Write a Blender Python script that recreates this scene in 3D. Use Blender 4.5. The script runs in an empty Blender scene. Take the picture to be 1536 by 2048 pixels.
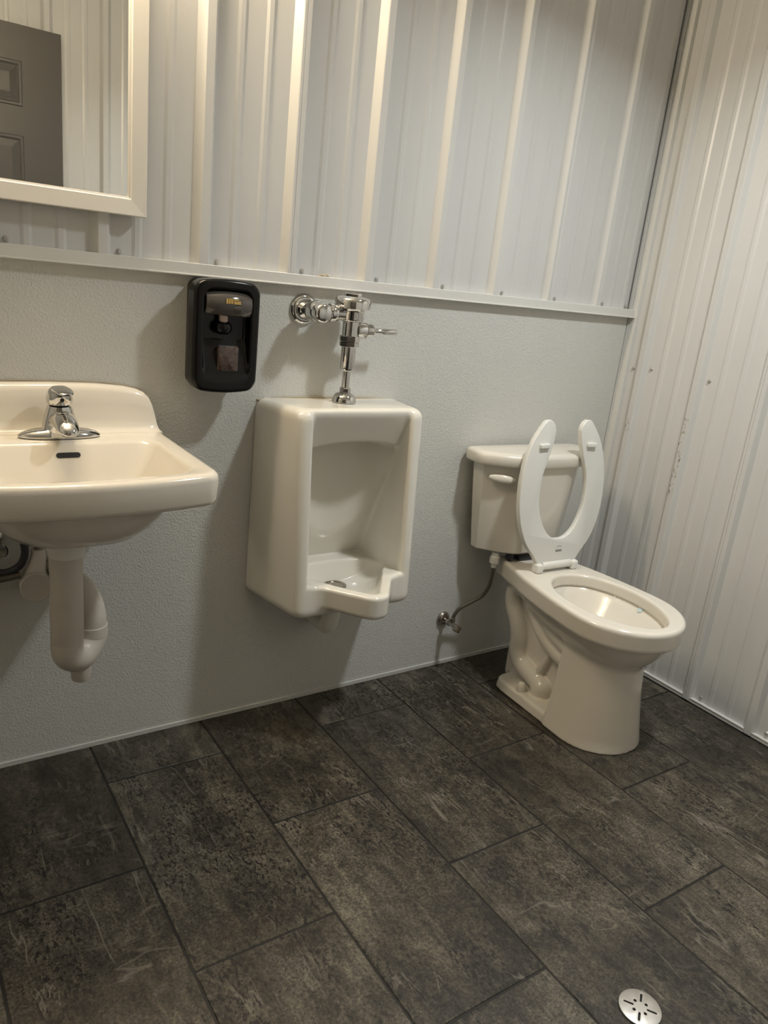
import bpy, bmesh, math, random
import numpy as np
from mathutils import Vector, Matrix
random.seed(7)
SC = bpy.context.scene
COL = SC.collection
PI = math.pi

# ------------------------------------------------------------------ camera
cam_d = bpy.data.cameras.new('camera')
cam = bpy.data.objects.new('camera', cam_d)
COL.objects.link(cam)
RIGHT = Vector((0.82893025, -0.5492395, 0.10588019))
DOWN = Vector((-0.078166, -0.30117711, -0.9503591))
FWD = Vector((0.55386345, 0.77950518, -0.29258667))
cm = Matrix.Identity(4)
for i in range(3):
    cm[i][0] = RIGHT[i]; cm[i][1] = -DOWN[i]; cm[i][2] = -FWD[i]
cm[0][3], cm[1][3], cm[2][3] = -2.2573261, -1.82140515, 1.26676086
cam.matrix_world = cm
cam_d.sensor_fit = 'VERTICAL'
cam_d.sensor_height = 36.0
cam_d.sensor_width = 27.0
cam_d.lens = 1527.707 / 2048 * 36
cam_d.clip_start = 0.02
SC.camera = cam

# ------------------------------------------------------------------ world, exposure, lights
w = bpy.data.worlds.new('world'); SC.world = w; w.use_nodes = True
w.node_tree.nodes['Background'].inputs[0].default_value = (0.02, 0.02, 0.02, 1)
SC.view_settings.view_transform = 'Standard'
SC.view_settings.look = 'None'
SC.view_settings.exposure = 0.0
SC.view_settings.gamma = 1.0
SC.view_settings.use_curve_mapping = False
CEIL = 2.44
def area_light(name, loc, rot, sx, sy, power, col):
    d = bpy.data.lights.new(name, 'AREA'); d.shape = 'RECTANGLE'
    d.size = sx; d.size_y = sy; d.energy = power; d.color = col
    o = bpy.data.objects.new(name, d); COL.objects.link(o)
    o.location = loc; o.rotation_euler = rot
    return o
CEIL_LIGHT = (-0.66, -0.95)
lamp_a = area_light('ceiling_lamp', (CEIL_LIGHT[0], CEIL_LIGHT[1], CEIL - 0.056), (0, 0, 0), 0.13, 0.13, 15.0, (0.96, 0.99, 1.0))
lamp_a.data.spread = math.radians(138)
VAN = (-1.93, -0.100, 2.12)
for k in range(3):
    d = bpy.data.lights.new('vanity_lamp', 'POINT'); d.energy = 11.5; d.color = (1.0, 0.83, 0.60); d.shadow_soft_size = 0.04
    o = bpy.data.objects.new('vanity_lamp', d); COL.objects.link(o)
    o.location = (VAN[0] + (k - 1) * 0.19, VAN[1], VAN[2])

# ------------------------------------------------------------------ materials
def mat(name, col, rough=0.5, metal=0.0, spec=0.5, coat=0.0):
    m = bpy.data.materials.new(name); m.use_nodes = True
    b = m.node_tree.nodes['Principled BSDF']
    b.inputs['Base Color'].default_value = (*col, 1)
    b.inputs['Roughness'].default_value = rough
    b.inputs['Metallic'].default_value = metal
    b.inputs['Specular IOR Level'].default_value = spec
    b.inputs['Coat Weight'].default_value = coat
    b.inputs['Coat Roughness'].default_value = 0.05
    return m
class NT:
    def __init__(s, m): s.t = m.node_tree; s.b = s.t.nodes['Principled BSDF']
    def n(s, typ, **kw):
        x = s.t.nodes.new(typ)
        for k, v in kw.items(): setattr(x, k, v)
        return x
    def l(s, a, b): s.t.links.new(a, b)
    def noise(s, vec, scale, detail=4, rough=0.55, dist=0.0):
        x = s.n('ShaderNodeTexNoise'); x.inputs['Scale'].default_value = scale
        x.inputs['Detail'].default_value = detail; x.inputs['Roughness'].default_value = rough
        x.inputs['Distortion'].default_value = dist
        if vec is not None: s.l(vec, x.inputs['Vector'])
        return x.outputs['Fac']
    def mapping(s, vec, scale=(1, 1, 1), loc=None):
        x = s.n('ShaderNodeMapping'); x.inputs['Scale'].default_value = scale
        s.l(vec, x.inputs['Vector'])
        if loc is not None: s.l(loc, x.inputs['Location'])
        return x.outputs[0]
    def ramp(s, fac, pts):
        x = s.n('ShaderNodeValToRGB'); r = x.color_ramp
        while len(r.elements) < len(pts): r.elements.new(0.5)
        for e, (p, c) in zip(r.elements, pts):
            e.position = p; e.color = (*c, 1) if len(c) == 3 else c
        s.l(fac, x.inputs[0]); return x.outputs[0]
    def mix(s, fac, a, b, mode='MIX'):
        x = s.n('ShaderNodeMix'); x.data_type = 'RGBA'; x.blend_type = mode
        if isinstance(fac, float): x.inputs['Factor'].default_value = fac
        else: s.l(fac, x.inputs['Factor'])
        for v, i in ((a, 6), (b, 7)):
            if isinstance(v, tuple): x.inputs[i].default_value = (*v, 1)
            else: s.l(v, x.inputs[i])
        return x.outputs[2]
    def bump(s, h, strength, dist=0.001):
        x = s.n('ShaderNodeBump'); x.inputs['Strength'].default_value = strength
        x.inputs['Distance'].default_value = dist
        s.l(h, x.inputs['Height']); s.l(x.outputs[0], s.b.inputs['Normal'])

def g(v): return (v, v, v)
M = {}
# white painted corrugated steel, a little colour mottling and satin gloss
M['steel'] = mat('white_painted_steel', (0.70, 0.70, 0.675), 0.30, spec=0.5)
t = NT(M['steel']); tc = t.n('ShaderNodeTexCoord').outputs['Object']
nz = t.noise(t.mapping(tc, (9, 9, 1.2)), 1.0, 3)
t.l(t.ramp(nz, [(0.3, (0.60, 0.60, 0.585)), (0.7, (0.64, 0.637, 0.617))]), t.b.inputs['Base Color'])
t.bump(t.noise(t.mapping(tc, (1, 1, 0.35)), 14, 2), 0.10, 0.004)
M['steel_trim'] = mat('trim_steel', (0.68, 0.675, 0.64), 0.35)
# pebbled fibreglass wall board
M['board'] = mat('pebbled_wall_board', (0.61, 0.61, 0.575), 0.34, spec=0.5)
t = NT(M['board']); tc = t.n('ShaderNodeTexCoord').outputs['Object']
vo = t.n('ShaderNodeTexVoronoi'); vo.feature = 'SMOOTH_F1'; vo.inputs['Scale'].default_value = 190; vo.inputs['Smoothness'].default_value = 0.6
wob = t.n('ShaderNodeVectorMath'); wob.operation = 'ADD'
nt = t.n('ShaderNodeTexNoise'); nt.inputs['Scale'].default_value = 120
sc_ = t.n('ShaderNodeVectorMath'); sc_.operation = 'SCALE'; sc_.inputs['Scale'].default_value = 0.006
t.l(tc, nt.inputs['Vector']); t.l(nt.outputs['Color'], sc_.inputs[0]); t.l(tc, wob.inputs[0]); t.l(sc_.outputs[0], wob.inputs[1])
t.l(wob.outputs[0], vo.inputs['Vector'])
hgt = t.ramp(vo.outputs['Distance'], [(0.15, g(1.0)), (0.62, g(0.0))])
mod = t.noise(tc, 45, 2)
mul = t.n('ShaderNodeMath'); mul.operation = 'MULTIPLY'; t.l(hgt, mul.inputs[0]); t.l(mod, mul.inputs[1])
t.bump(mul.outputs[0], 0.75, 0.0015)
# glazed china
def china(name, col):
    m = mat(name, col, 0.16, spec=0.5, coat=0.35)
    return m
M['sink_china'] = china('cream_glazed_china', (0.76, 0.71, 0.62))
M['urinal_china'] = china('ivory_glazed_china', (0.76, 0.735, 0.66))
M['toilet_china'] = china('bone_glazed_china', (0.73, 0.69, 0.61))
M['seat'] = mat('white_seat_plastic', (0.74, 0.74, 0.70), 0.28)
M['pvc'] = mat('white_vinyl_cover', (0.60, 0.56, 0.50), 0.38)
M['pvc2'] = mat('white_pipe_plastic', (0.82, 0.80, 0.74), 0.3)
M['chrome'] = mat('polished_chrome', (0.64, 0.635, 0.62), 0.06, 1.0)
M['chrome_dull'] = mat('dull_chrome', (0.42, 0.39, 0.35), 0.25, 1.0)
M['drain_steel'] = mat('brushed_drain_steel', (0.62, 0.60, 0.56), 0.38, 0.9)
M['dark'] = mat('dark_void', (0.012, 0.011, 0.01), 0.6)
M['black'] = mat('glossy_black_plastic', (0.004, 0.0038, 0.0034), 0.22, spec=0.3)
M['black_side'] = mat('satin_black_plastic', (0.035, 0.032, 0.026), 0.42)
M['smoke'] = mat('smoky_grey_plastic', (0.075, 0.068, 0.060), 0.12)
M['gold'] = mat('gold_print', (0.75, 0.50, 0.13), 0.4)
M['nozzle'] = mat('pale_nozzle_plastic', (0.55, 0.45, 0.40), 0.4)
M['print'] = mat('grey_print', (0.16, 0.15, 0.14), 0.5)
M['frame'] = mat('white_mirror_frame', (0.76, 0.73, 0.67), 0.42)
M['mirror'] = mat('mirror_glass', (0.86, 0.87, 0.85), 0.0, 1.0)
M['door'] = mat('grey_brown_door_paint', (0.088, 0.080, 0.074), 0.36)
M['ceiling'] = mat('white_ceiling_paint', (0.74, 0.74, 0.72), 0.6)
M['grout'] = mat('dark_grout', (0.010, 0.008, 0.006), 0.6)
M['braid'] = mat('braided_steel_hose', (0.16, 0.14, 0.11), 0.4, 0.7)
t = NT(M['braid']); tc = t.n('ShaderNodeTexCoord').outputs['Object']
t.bump(t.noise(tc, 500, 1), 0.6, 0.001)
M['gel'] = mat('pale_blue_gel', (0.55, 0.66, 0.66), 0.15)
M['rubber'] = mat('dark_rubber', (0.03, 0.03, 0.035), 0.5)
M['screw'] = mat('painted_screw', (0.55, 0.53, 0.50), 0.3, 0.6)
M['scuff'] = mat('scuffed_paint', (0.40, 0.36, 0.30), 0.7)
M['caulk'] = mat('aged_caulk', (0.42, 0.36, 0.26), 0.6)
# red-brown soap behind a clear window
M['soap'] = mat('amber_soap_bag', (0.10, 0.045, 0.03), 0.08, coat=1.0)
t = NT(M['soap']); tc = t.n('ShaderNodeTexCoord').outputs['Object']
nz = t.noise(t.mapping(tc, (1, 1, 2.2)), 38, 4, dist=1.2)
t.l(t.ramp(nz, [(0.3, (0.020, 0.009, 0.006)), (0.55, (0.062, 0.030, 0.021)), (0.75, (0.10, 0.058, 0.044))]), t.b.inputs['Base Color'])
t.bump(t.noise(tc, 45, 2, dist=1.0), 0.8, 0.004)
# wood and slate look floor tile
M['tile'] = mat('slate_floor_tile', (0.06, 0.055, 0.047), 0.40, spec=0.45)
t = NT(M['tile']); tc = t.n('ShaderNodeTexCoord').outputs['Object']
oi = t.n('ShaderNodeObjectInfo').outputs['Random']
cb = t.n('ShaderNodeCombineXYZ')
for i, k in enumerate((37.0, 91.0, 53.0)):
    mm = t.n('ShaderNodeMath'); mm.operation = 'MULTIPLY'; mm.inputs[1].default_value = k
    t.l(oi, mm.inputs[0]); t.l(mm.outputs[0], cb.inputs[i])
ad = t.n('ShaderNodeVectorMath'); ad.operation = 'ADD'; t.l(tc, ad.inputs[0]); t.l(cb.outputs[0], ad.inputs[1])
P = ad.outputs[0]
streak = t.noise(t.mapping(P, (12.0, 1.3, 1.0)), 1.4, 8, 0.66, 0.35)
blot = t.noise(P, 3.6, 6, 0.62, 0.6)
fine = t.noise(P, 170, 5, 0.8)
mid = t.noise(t.mapping(P, (1.5, 0.8, 1)), 26, 9, 0.72, 0.6)
cc = t.ramp(blot, [(0.30, (0.027, 0.0225, 0.0155)), (0.50, (0.063, 0.054, 0.039)), (0.70, (0.112, 0.099, 0.074))])
cc = t.mix(0.8, cc, t.ramp(streak, [(0.32, g(0.22)), (0.5, g(0.5)), (0.68, g(0.78))]), 'OVERLAY')
cc = t.mix(0.9, cc, t.ramp(mid, [(0.34, g(0.20)), (0.5, g(0.5)), (0.68, g(0.82))]), 'OVERLAY')
cc = t.mix(0.9, cc, t.ramp(fine, [(0.36, g(0.10)), (0.5, g(0.48)), (0.64, g(0.90))]), 'OVERLAY')
# each tile a touch lighter or darker
cc = t.mix(1.0, cc, t.ramp(oi, [(0.0, g(0.76)), (1.0, g(1.14))]), 'MULTIPLY')
# dark pits in drifts
pit = t.noise(t.mapping(P, (1.7, 0.9, 1)), 75, 3, 0.6)
pa = t.noise(t.mapping(P, (3.0, 0.9, 1)), 3.6, 3, 0.6)
pm = t.n('ShaderNodeMath'); pm.operation = 'MULTIPLY'
t.l(t.ramp(pit, [(0.535, g(0)), (0.575, g(1))]), pm.inputs[0]); t.l(t.ramp(pa, [(0.47, g(0)), (0.57, g(1))]), pm.inputs[1])
cc = t.mix(pm.outputs[0], cc, (0.014, 0.0115, 0.009))
# pale wandering veins and short scratches along the tile
def veins(cc, sc, freq, wid, lo, hi, amt, dist, col):
    wv = t.noise(t.mapping(P, sc), freq, 4, 0.58, dist)
    ab = t.n('ShaderNodeMath'); ab.operation = 'SUBTRACT'; ab.inputs[1].default_value = 0.5; t.l(wv, ab.inputs[0])
    a2 = t.n('ShaderNodeMath'); a2.operation = 'ABSOLUTE'; t.l(ab.outputs[0], a2.inputs[0])
    vein = t.ramp(a2.outputs[0], [(0.0, g(1)), (wid * 0.35, g(0.8)), (wid, g(0))])
    va = t.noise(t.mapping(P, (1.0, 1.0, 1.0), None), freq * 2.7, 3)
    vm = t.n('ShaderNodeMath'); vm.operation = 'MULTIPLY'; t.l(vein, vm.inputs[0]); t.l(t.ramp(va, [(lo, g(0)), (hi, g(amt))]), vm.inputs[1])
    return t.mix(vm.outputs[0], cc, col)
cc = veins(cc, (4.2, 0.55, 1), 1.5, 0.0060, 0.53, 0.61, 0.50, 0.15, (0.26, 0.235, 0.19))
cc = veins(cc, (6.0, 1.2, 1), 3.2, 0.012, 0.54, 0.63, 0.50, 0.35, (0.24, 0.215, 0.175))
cc = veins(cc, (0.9, 2.4, 1), 1.3, 0.005, 0.55, 0.63, 0.50, 0.35, (0.22, 0.195, 0.155))
t.l(cc, t.b.inputs['Base Color'])
t.l(t.ramp(fine, [(0.3, g(0.34)), (0.7, g(0.52))]), t.b.inputs['Roughness'])
t.bump(t.noise(P, 70, 4, 0.7), 0.22, 0.0012)

# ------------------------------------------------------------------ mesh helpers
ROOT = {}
def link(name, me, m, parent=None, smooth=True, world=True):
    """one mesh object; vertices given in world space unless world=False (then in the space of the thing's Empty)"""
    me.name = name
    o = bpy.data.objects.new(name, me); COL.objects.link(o)
    if m is not None:
        me.materials.clear(); me.materials.append(m)
    if parent is not None:
        o.parent = parent
        r = ROOT.get(parent.name, parent); ROOT[o.name] = r
        if world and r.type == 'EMPTY': me.transform(Matrix.Translation(-r.location))
    else: ROOT[o.name] = o
    if smooth:
        me.shade_smooth()
        if len(me.polygons) < 20000: me.set_sharp_from_angle(angle=math.radians(38))
    return o
def thing(name, label, cat, loc, rz=0.0, group=None):
    o = bpy.data.objects.new(name, None); COL.objects.link(o)
    o.location = loc; o.rotation_euler = (0, 0, rz); o.empty_display_size = 0.05
    o['label'] = label; o['category'] = cat
    if group: o['group'] = group
    ROOT[o.name] = o
    return o
def struct(name, me, m, smooth=False):
    o = link(name, me, m, None, smooth); o['kind'] = 'structure'; return o
def from_py(v, f):
    me = bpy.data.meshes.new('m'); me.from_pydata([tuple(x) for x in v], [], [tuple(x) for x in f]); me.update(); return me
def bm_mesh(bm):
    bmesh.ops.recalc_face_normals(bm, faces=bm.faces)
    me = bpy.data.meshes.new('m'); bm.to_mesh(me); bm.free(); return me
def box_into(bm, x0, x1, y0, y1, z0, z1, bev=0.0, seg=2):
    r = bmesh.ops.create_cube(bm, size=1.0)
    for v in r['verts']:
        v.co = Vector((x0 + (v.co.x + .5) * (x1 - x0), y0 + (v.co.y + .5) * (y1 - y0), z0 + (v.co.z + .5) * (z1 - z0)))
    if bev:
        es = list({e for v in r['verts'] for e in v.link_edges})
        bmesh.ops.bevel(bm, geom=es, offset=bev, segments=seg, profile=0.5, affect='EDGES')
def box(x0, x1, y0, y1, z0, z1, bev=0.0, seg=2):
    bm = bmesh.new(); box_into(bm, x0, x1, y0, y1, z0, z1, bev, seg); return bm_mesh(bm)
def join(*mes):
    bm = bmesh.new()
    for me in mes: bm.from_mesh(me)
    out = bpy.data.meshes.new('m'); bm.to_mesh(out); bm.free(); return out
def loft(rings, cap0=True, cap1=True):
    n = len(rings[0]); v = [p for r in rings for p in r]; f = []
    for i in range(len(rings) - 1):
        for j in range(n):
            k = (j + 1) % n
            f.append((i * n + j, i * n + k, (i + 1) * n + k, (i + 1) * n + j))
    if cap0: f.append(tuple(range(n))[::-1])
    if cap1: f.append(tuple((len(rings) - 1) * n + j for j in range(n)))
    bm = bmesh.new(); me = from_py(v, f); bm.from_mesh(me); return bm_mesh(bm)
def align(z):
    z = Vector(z).normalized(); return z.to_track_quat('Z', 'Y').to_matrix().to_4x4()
def lathe(prof, loc=(0, 0, 0), axis=(0, 0, 1), n=40, sharp=True):
    """prof: (r, h) pairs along the axis"""
    mtx = Matrix.Translation(loc) @ align(axis)
    rings = []
    for r, h in prof:
        rings.append([mtx @ Vector((max(r, 1e-5) * math.cos(2 * PI * j / n), max(r, 1e-5) * math.sin(2 * PI * j / n), h)) for j in range(n)])
    return loft(rings)
def hexlathe(prof, loc, axis, n=6): return lathe(prof, loc, axis, n)
def catmull(pts, k=8):
    P = [Vector(p) for p in pts]; P = [P[0] * 2 - P[1]] + P + [P[-1] * 2 - P[-2]]; out = []
    for i in range(1, len(P) - 2):
        for j in range(k):
            u = j / k; a, b, c, d = P[i - 1:i + 3]
            out.append(0.5 * ((2 * b) + (c - a) * u + (2 * a - 5 * b + 4 * c - d) * u * u + (3 * b - a - 3 * c + d) * u ** 3))
    out.append(P[-2]); return out
def tube(pts, r, n=20, k=8, smooth=True):
    path = catmull(pts, k) if smooth else [Vector(p) for p in pts]
    N = len(path); rings = []
    t0 = (path[1] - path[0]).normalized()
    up = Vector((0, 0, 1)) if abs(t0.z) < 0.9 else Vector((0, 1, 0))
    x = t0.cross(up).normalized()
    for i, p in enumerate(path):
        tt = (path[min(i + 1, N - 1)] - path[max(i - 1, 0)]).normalized()
        x = (x - tt * x.dot(tt)).normalized(); y = tt.cross(x)
        rr = r if not callable(r) else r(i / (N - 1))
        rings.append([p + (x * math.cos(2 * PI * j / n) + y * math.sin(2 * PI * j / n)) * rr for j in range(n)])
    return loft(rings)
def rrect(hx, hy, r, n=6, cx=0.0, cy=0.0):
    out = []
    for sx, sy, a0 in ((1, 1, 0), (-1, 1, 90), (-1, -1, 180), (1, -1, 270)):
        for k in range(n + 1):
            a = math.radians(a0 + 90 * k / n)
            out.append((cx + sx * (hx - r) + r * math.cos(a), cy + sy * (hy - r) + r * math.sin(a)))
    return out
def evaluated(o):
    dg = bpy.context.evaluated_depsgraph_get(); dg.update()
    return bpy.data.meshes.new_from_object(o.evaluated_get(dg))
def drop(*os):
    for o in os: bpy.data.objects.remove(o, do_unlink=True)
def boolean(me, cutter):
    a = bpy.data.objects.new('tmp_a', me); b = bpy.data.objects.new('tmp_b', cutter)
    COL.objects.link(a); COL.objects.link(b)
    md = a.modifiers.new('b', 'BOOLEAN'); md.object = b; md.operation = 'DIFFERENCE'; md.solver = 'EXACT'
    out = evaluated(a); drop(a, b); return out
def text_mesh(s, size, depth, mtx, bold=0.0):
    c = bpy.data.curves.new('t', 'FONT'); c.body = s; c.size = size; c.extrude = depth; c.align_x = 'CENTER'; c.align_y = 'CENTER'
    c.offset = bold
    o = bpy.data.objects.new('tmp_t', c); COL.objects.link(o); me = evaluated(o); drop(o); me.transform(mtx); return me
def sharp_smooth(o, ang=35):
    me = o.data
    me.shade_smooth()
    me.set_sharp_from_angle(angle=math.radians(ang))
    return o

# ---- signed distance modelling: smooth-blended solids polygonised with surface nets
def smin(a, b, k):
    h = np.clip(0.5 + 0.5 * (b - a) / k, 0, 1); return b * (1 - h) + a * h - k * h * (1 - h)
def smax(a, b, k): return -smin(-a, -b, k)
def sd_box(x, y, z, c, h, r):
    qx = np.abs(x - c[0]) - h[0] + r; qy = np.abs(y - c[1]) - h[1] + r; qz = np.abs(z - c[2]) - h[2] + r
    return np.sqrt(np.maximum(qx, 0) ** 2 + np.maximum(qy, 0) ** 2 + np.maximum(qz, 0) ** 2) + np.minimum(np.maximum(qx, np.maximum(qy, qz)), 0) - r
def sd_cap(x, y, z, a, b, ra, rb=None):
    rb = ra if rb is None else rb
    d = np.array(b, float) - np.array(a, float); L = (d @ d) + 1e-12
    u = np.clip(((x - a[0]) * d[0] + (y - a[1]) * d[1] + (z - a[2]) * d[2]) / L, 0, 1)
    return np.sqrt((x - a[0] - d[0] * u) ** 2 + (y - a[1] - d[1] * u) ** 2 + (z - a[2] - d[2] * u) ** 2) - (ra + (rb - ra) * u)
def extrude_sd(s2, dz, r):
    a = s2 + r; b = dz + r
    return np.minimum(np.maximum(a, b), 0) + np.sqrt(np.maximum(a, 0) ** 2 + np.maximum(b, 0) ** 2) - r
class Poly2:
    """2D signed distance of a closed polygon, cached on a grid"""
    def __init__(s, pts, pad=0.14, h=0.003):
        P = np.array(pts, float); s.lo = P.min(0) - pad; hi = P.max(0) + pad; s.h = h
        nx, ny = np.ceil((hi - s.lo) / h).astype(int) + 1
        X, Y = np.meshgrid(s.lo[0] + h * np.arange(nx), s.lo[1] + h * np.arange(ny), indexing='ij')
        d = np.full(X.shape, 1e9); ins = np.zeros(X.shape, bool)
        for i in range(len(P)):
            a, b = P[i], P[(i + 1) % len(P)]; e = b - a
            wx, wy = X - a[0], Y - a[1]; u = np.clip((wx * e[0] + wy * e[1]) / (e @ e + 1e-15), 0, 1)
            d = np.minimum(d, (wx - e[0] * u) ** 2 + (wy - e[1] * u) ** 2)
            if abs(e[1]) > 1e-12:
                c = ((a[1] > Y) != (b[1] > Y)) & (X < e[0] * (Y - a[1]) / e[1] + a[0]); ins ^= c
        s.d = np.sqrt(d) * np.where(ins, -1, 1)
    def __call__(s, x, y):
        x, y = np.broadcast_arrays(x, y)
        fx = np.clip((x - s.lo[0]) / s.h, 0, s.d.shape[0] - 1.001); fy = np.clip((y - s.lo[1]) / s.h, 0, s.d.shape[1] - 1.001)
        i = fx.astype(int); j = fy.astype(int); u = fx - i; v = fy - j
        return (s.d[i, j] * (1 - u) + s.d[i + 1, j] * u) * (1 - v) + (s.d[i, j + 1] * (1 - u) + s.d[i + 1, j + 1] * u) * v
def surface_nets(f, lo, hi, h):
    lo = np.array(lo, float); hi = np.array(hi, float)
    n = np.ceil((hi - lo) / h).astype(int) + 1
    ax = [lo[i] + h * np.arange(n[i]) for i in range(3)]
    V = f(ax[0][:, None, None], ax[1][None, :, None], ax[2][None, None, :])
    V = np.ascontiguousarray(np.broadcast_to(V, tuple(n)))
    S = V < 0
    c8 = [S[a:n[0] - 1 + a, b:n[1] - 1 + b, c:n[2] - 1 + c] for a in (0, 1) for b in (0, 1) for c in (0, 1)]
    cnt = sum(x.astype(np.int8) for x in c8); act = (cnt > 0) & (cnt < 8)
    idx = -np.ones(act.shape, int); I = np.argwhere(act); idx[act] = np.arange(len(I))
    acc = np.zeros((len(I), 3)); num = np.zeros(len(I))
    corners = [(a, b, c) for a in (0, 1) for b in (0, 1) for c in (0, 1)]
    for p in corners:
        for k in range(3):
            if p[k]: continue
            q = list(p); q[k] = 1
            A = V[I[:, 0] + p[0], I[:, 1] + p[1], I[:, 2] + p[2]]; B = V[I[:, 0] + q[0], I[:, 1] + q[1], I[:, 2] + q[2]]
            m_ = (A < 0) != (B < 0); u = np.where(m_, A / np.where(m_, A - B, 1), 0)
            pt = np.tile(np.array(p, float), (len(I), 1)); pt[:, k] += u
            acc += pt * m_[:, None]; num += m_
    P = lo + (I + acc / num[:, None]) * h
    for _ in range(2):      # pull the vertices on to the exact surface
        e = h * 0.3; v0 = f(P[:, 0], P[:, 1], P[:, 2])
        G = np.stack([(f(P[:, 0] + e * (k == 0), P[:, 1] + e * (k == 1), P[:, 2] + e * (k == 2)) - f(P[:, 0] - e * (k == 0), P[:, 1] - e * (k == 1), P[:, 2] - e * (k == 2))) / (2 * e) for k in range(3)], 1)
        st = G * (v0 / np.maximum((G ** 2).sum(1), 0.2))[:, None]
        L = np.linalg.norm(st, axis=1, keepdims=True); st *= np.minimum(1, 0.5 * h / np.maximum(L, 1e-9)); P = P - st
    F = []
    for k in range(3):
        a, b = [i for i in range(3) if i != k]
        sl0 = [slice(None)] * 3; sl1 = [slice(None)] * 3; sl0[k] = slice(0, n[k] - 1); sl1[k] = slice(1, n[k])
        ch = S[tuple(sl0)] != S[tuple(sl1)]
        E = np.argwhere(ch); E = E[(E[:, a] > 0) & (E[:, b] > 0) & (E[:, a] < n[a] - 1) & (E[:, b] < n[b] - 1)]
        fl = S[E[:, 0], E[:, 1], E[:, 2]]
        q = []
        for da, db in ((-1, -1), (0, -1), (0, 0), (-1, 0)):
            c = E.copy(); c[:, a] += da; c[:, b] += db; q.append(idx[c[:, 0], c[:, 1], c[:, 2]])
        q = np.stack(q, 1); flip = fl if k != 1 else ~fl
        q[~flip] = q[~flip][:, ::-1]; F.append(q)
    F = np.concatenate(F)
    me = bpy.data.meshes.new('m')
    me.vertices.add(len(P)); me.vertices.foreach_set('co', P.astype(np.float32).ravel())
    me.loops.add(F.size); me.loops.foreach_set('vertex_index', F.astype(np.int32).ravel())
    me.polygons.add(len(F)); me.polygons.foreach_set('loop_start', np.arange(0, F.size, 4, dtype=np.int32))
    me.update(calc_edges=True); me.validate()
    return me

# ------------------------------------------------------------------ the room
LEFT, FRONT = -3.15, -1.968
RWX = 0.012                       # face of the right wall's pans
def rib_profile(u0, u1, first, h_rib=0.019, extra=()):
    """(u, height) along a corrugated sheet; main ribs at first + k * pitch, two small ribs in each pan"""
    pitch = 0.2285; pts = []
    k0 = math.floor((u0 - first) / pitch) - 1
    k1 = math.ceil((u1 - first) / pitch) + 1
    for k in range(k0, k1 + 1):
        a = first + k * pitch
        pts += [(a, 0), (a + .0015, .0018), (a + .0145, h_rib - .0015), (a + .0165, h_rib), (a + .0355, h_rib), (a + .0375, h_rib - .0015), (a + .0455, .0018), (a + .047, 0)]
        for c in (0.104, 0.172):
            pts += [(a + c - .012, 0), (a + c - .005, .0024), (a + c + .005, .0024), (a + c + .012, 0)]
    out = []
    for i in range(len(pts)):
        p = pts[i]
        if u0 <= p[0] <= u1: out.append(p)
        if i + 1 < len(pts):
            q = pts[i + 1]
            for lim in sorted((u0, u1) + tuple(extra)):
                if u0 <= lim <= u1 and p[0] < lim < q[0]:
                    s = (lim - p[0]) / (q[0] - p[0]); out.append((lim, p[1] + s * (q[1] - p[1])))
    return out
def sheet(u0, u1, first, z0, z1, place, th=0.0012, extra=()):
    pr = rib_profile(u0, u1, first, extra=extra)
    n = len(pr)
    ring = [(u, h) for u, h in pr] + [(u, h - th) for u, h in reversed(pr)]
    a = [place(u, h, z0) for u, h in ring]; b = [place(u, h, z1) for u, h in ring]
    N = len(ring); v = a + b
    f = [(i, (i + 1) % N, N + (i + 1) % N, N + i) for i in range(N)]
    for i in range(n - 1):
        f.append((i + 1, i, N - 1 - i, N - 2 - i)); f.append((N + i, N + i + 1, N + N - 2 - i, N + N - 1 - i))
    bm = bmesh.new(); bm.from_mesh(from_py(v, f)); return bm_mesh(bm)
screw_me = join(lathe([(0.0068, 0), (0.0068, 0.001), (0.0062, 0.0018), (0.004, 0.002)], n=14),
                hexlathe([(0.0044, 0.0015), (0.0044, 0.0052), (0.0036, 0.006), (0.0012, 0.006)], (0, 0, 0), (0, 0, 1)))
screw_me.materials.append(M['screw'])
def screw(parent, loc, axis):
    o = bpy.data.objects.new('screw', screw_me); COL.objects.link(o); o.parent = parent
    o.matrix_local = Matrix.Translation(loc) @ align(axis) @ Matrix.Rotation(random.uniform(0, PI), 4, 'Z'); return o

# back wall: pebbled board below, ribbed steel above
wall_back = struct('wall_back', box(LEFT, -0.0150, 0.0, 0.02, 0.0, 1.24), M['board'])
back_first = -1.825
Bp = lambda u, h, z: (u, -h, z)
edges = [LEFT, back_first - 2 * 0.2285 + 0.024 - 0.0, back_first + 2 * 0.2285 + 0.024, back_first + 6 * 0.2285 + 0.024, -0.016]
for i in range(4):
    link('metal_panel', sheet(edges[i], edges[i + 1] - 0.0008, back_first, 1.236, CEIL, lambda u, h, z: (u, -h - 0.0002 + 0.010 * max(0, (u + .060) / .044) ** 1.6, z), extra=(-.06, -.052, -.044, -.037, -.03, -.023, -.019)), M['steel'], wall_back, smooth=False)
struct('wall_backing', box(LEFT, -0.0150, 0.014, 0.02, 1.24, CEIL), M['steel_trim'])
for k in range(-4, 8):
    x = back_first + k * 0.2285 + 0.065
    screw(wall_back, (x, -0.0002, 1.2585), (0, -1, 0))
screw(wall_back, (-0.036, -0.0002, 1.2585), (0, -1, 0))
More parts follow.
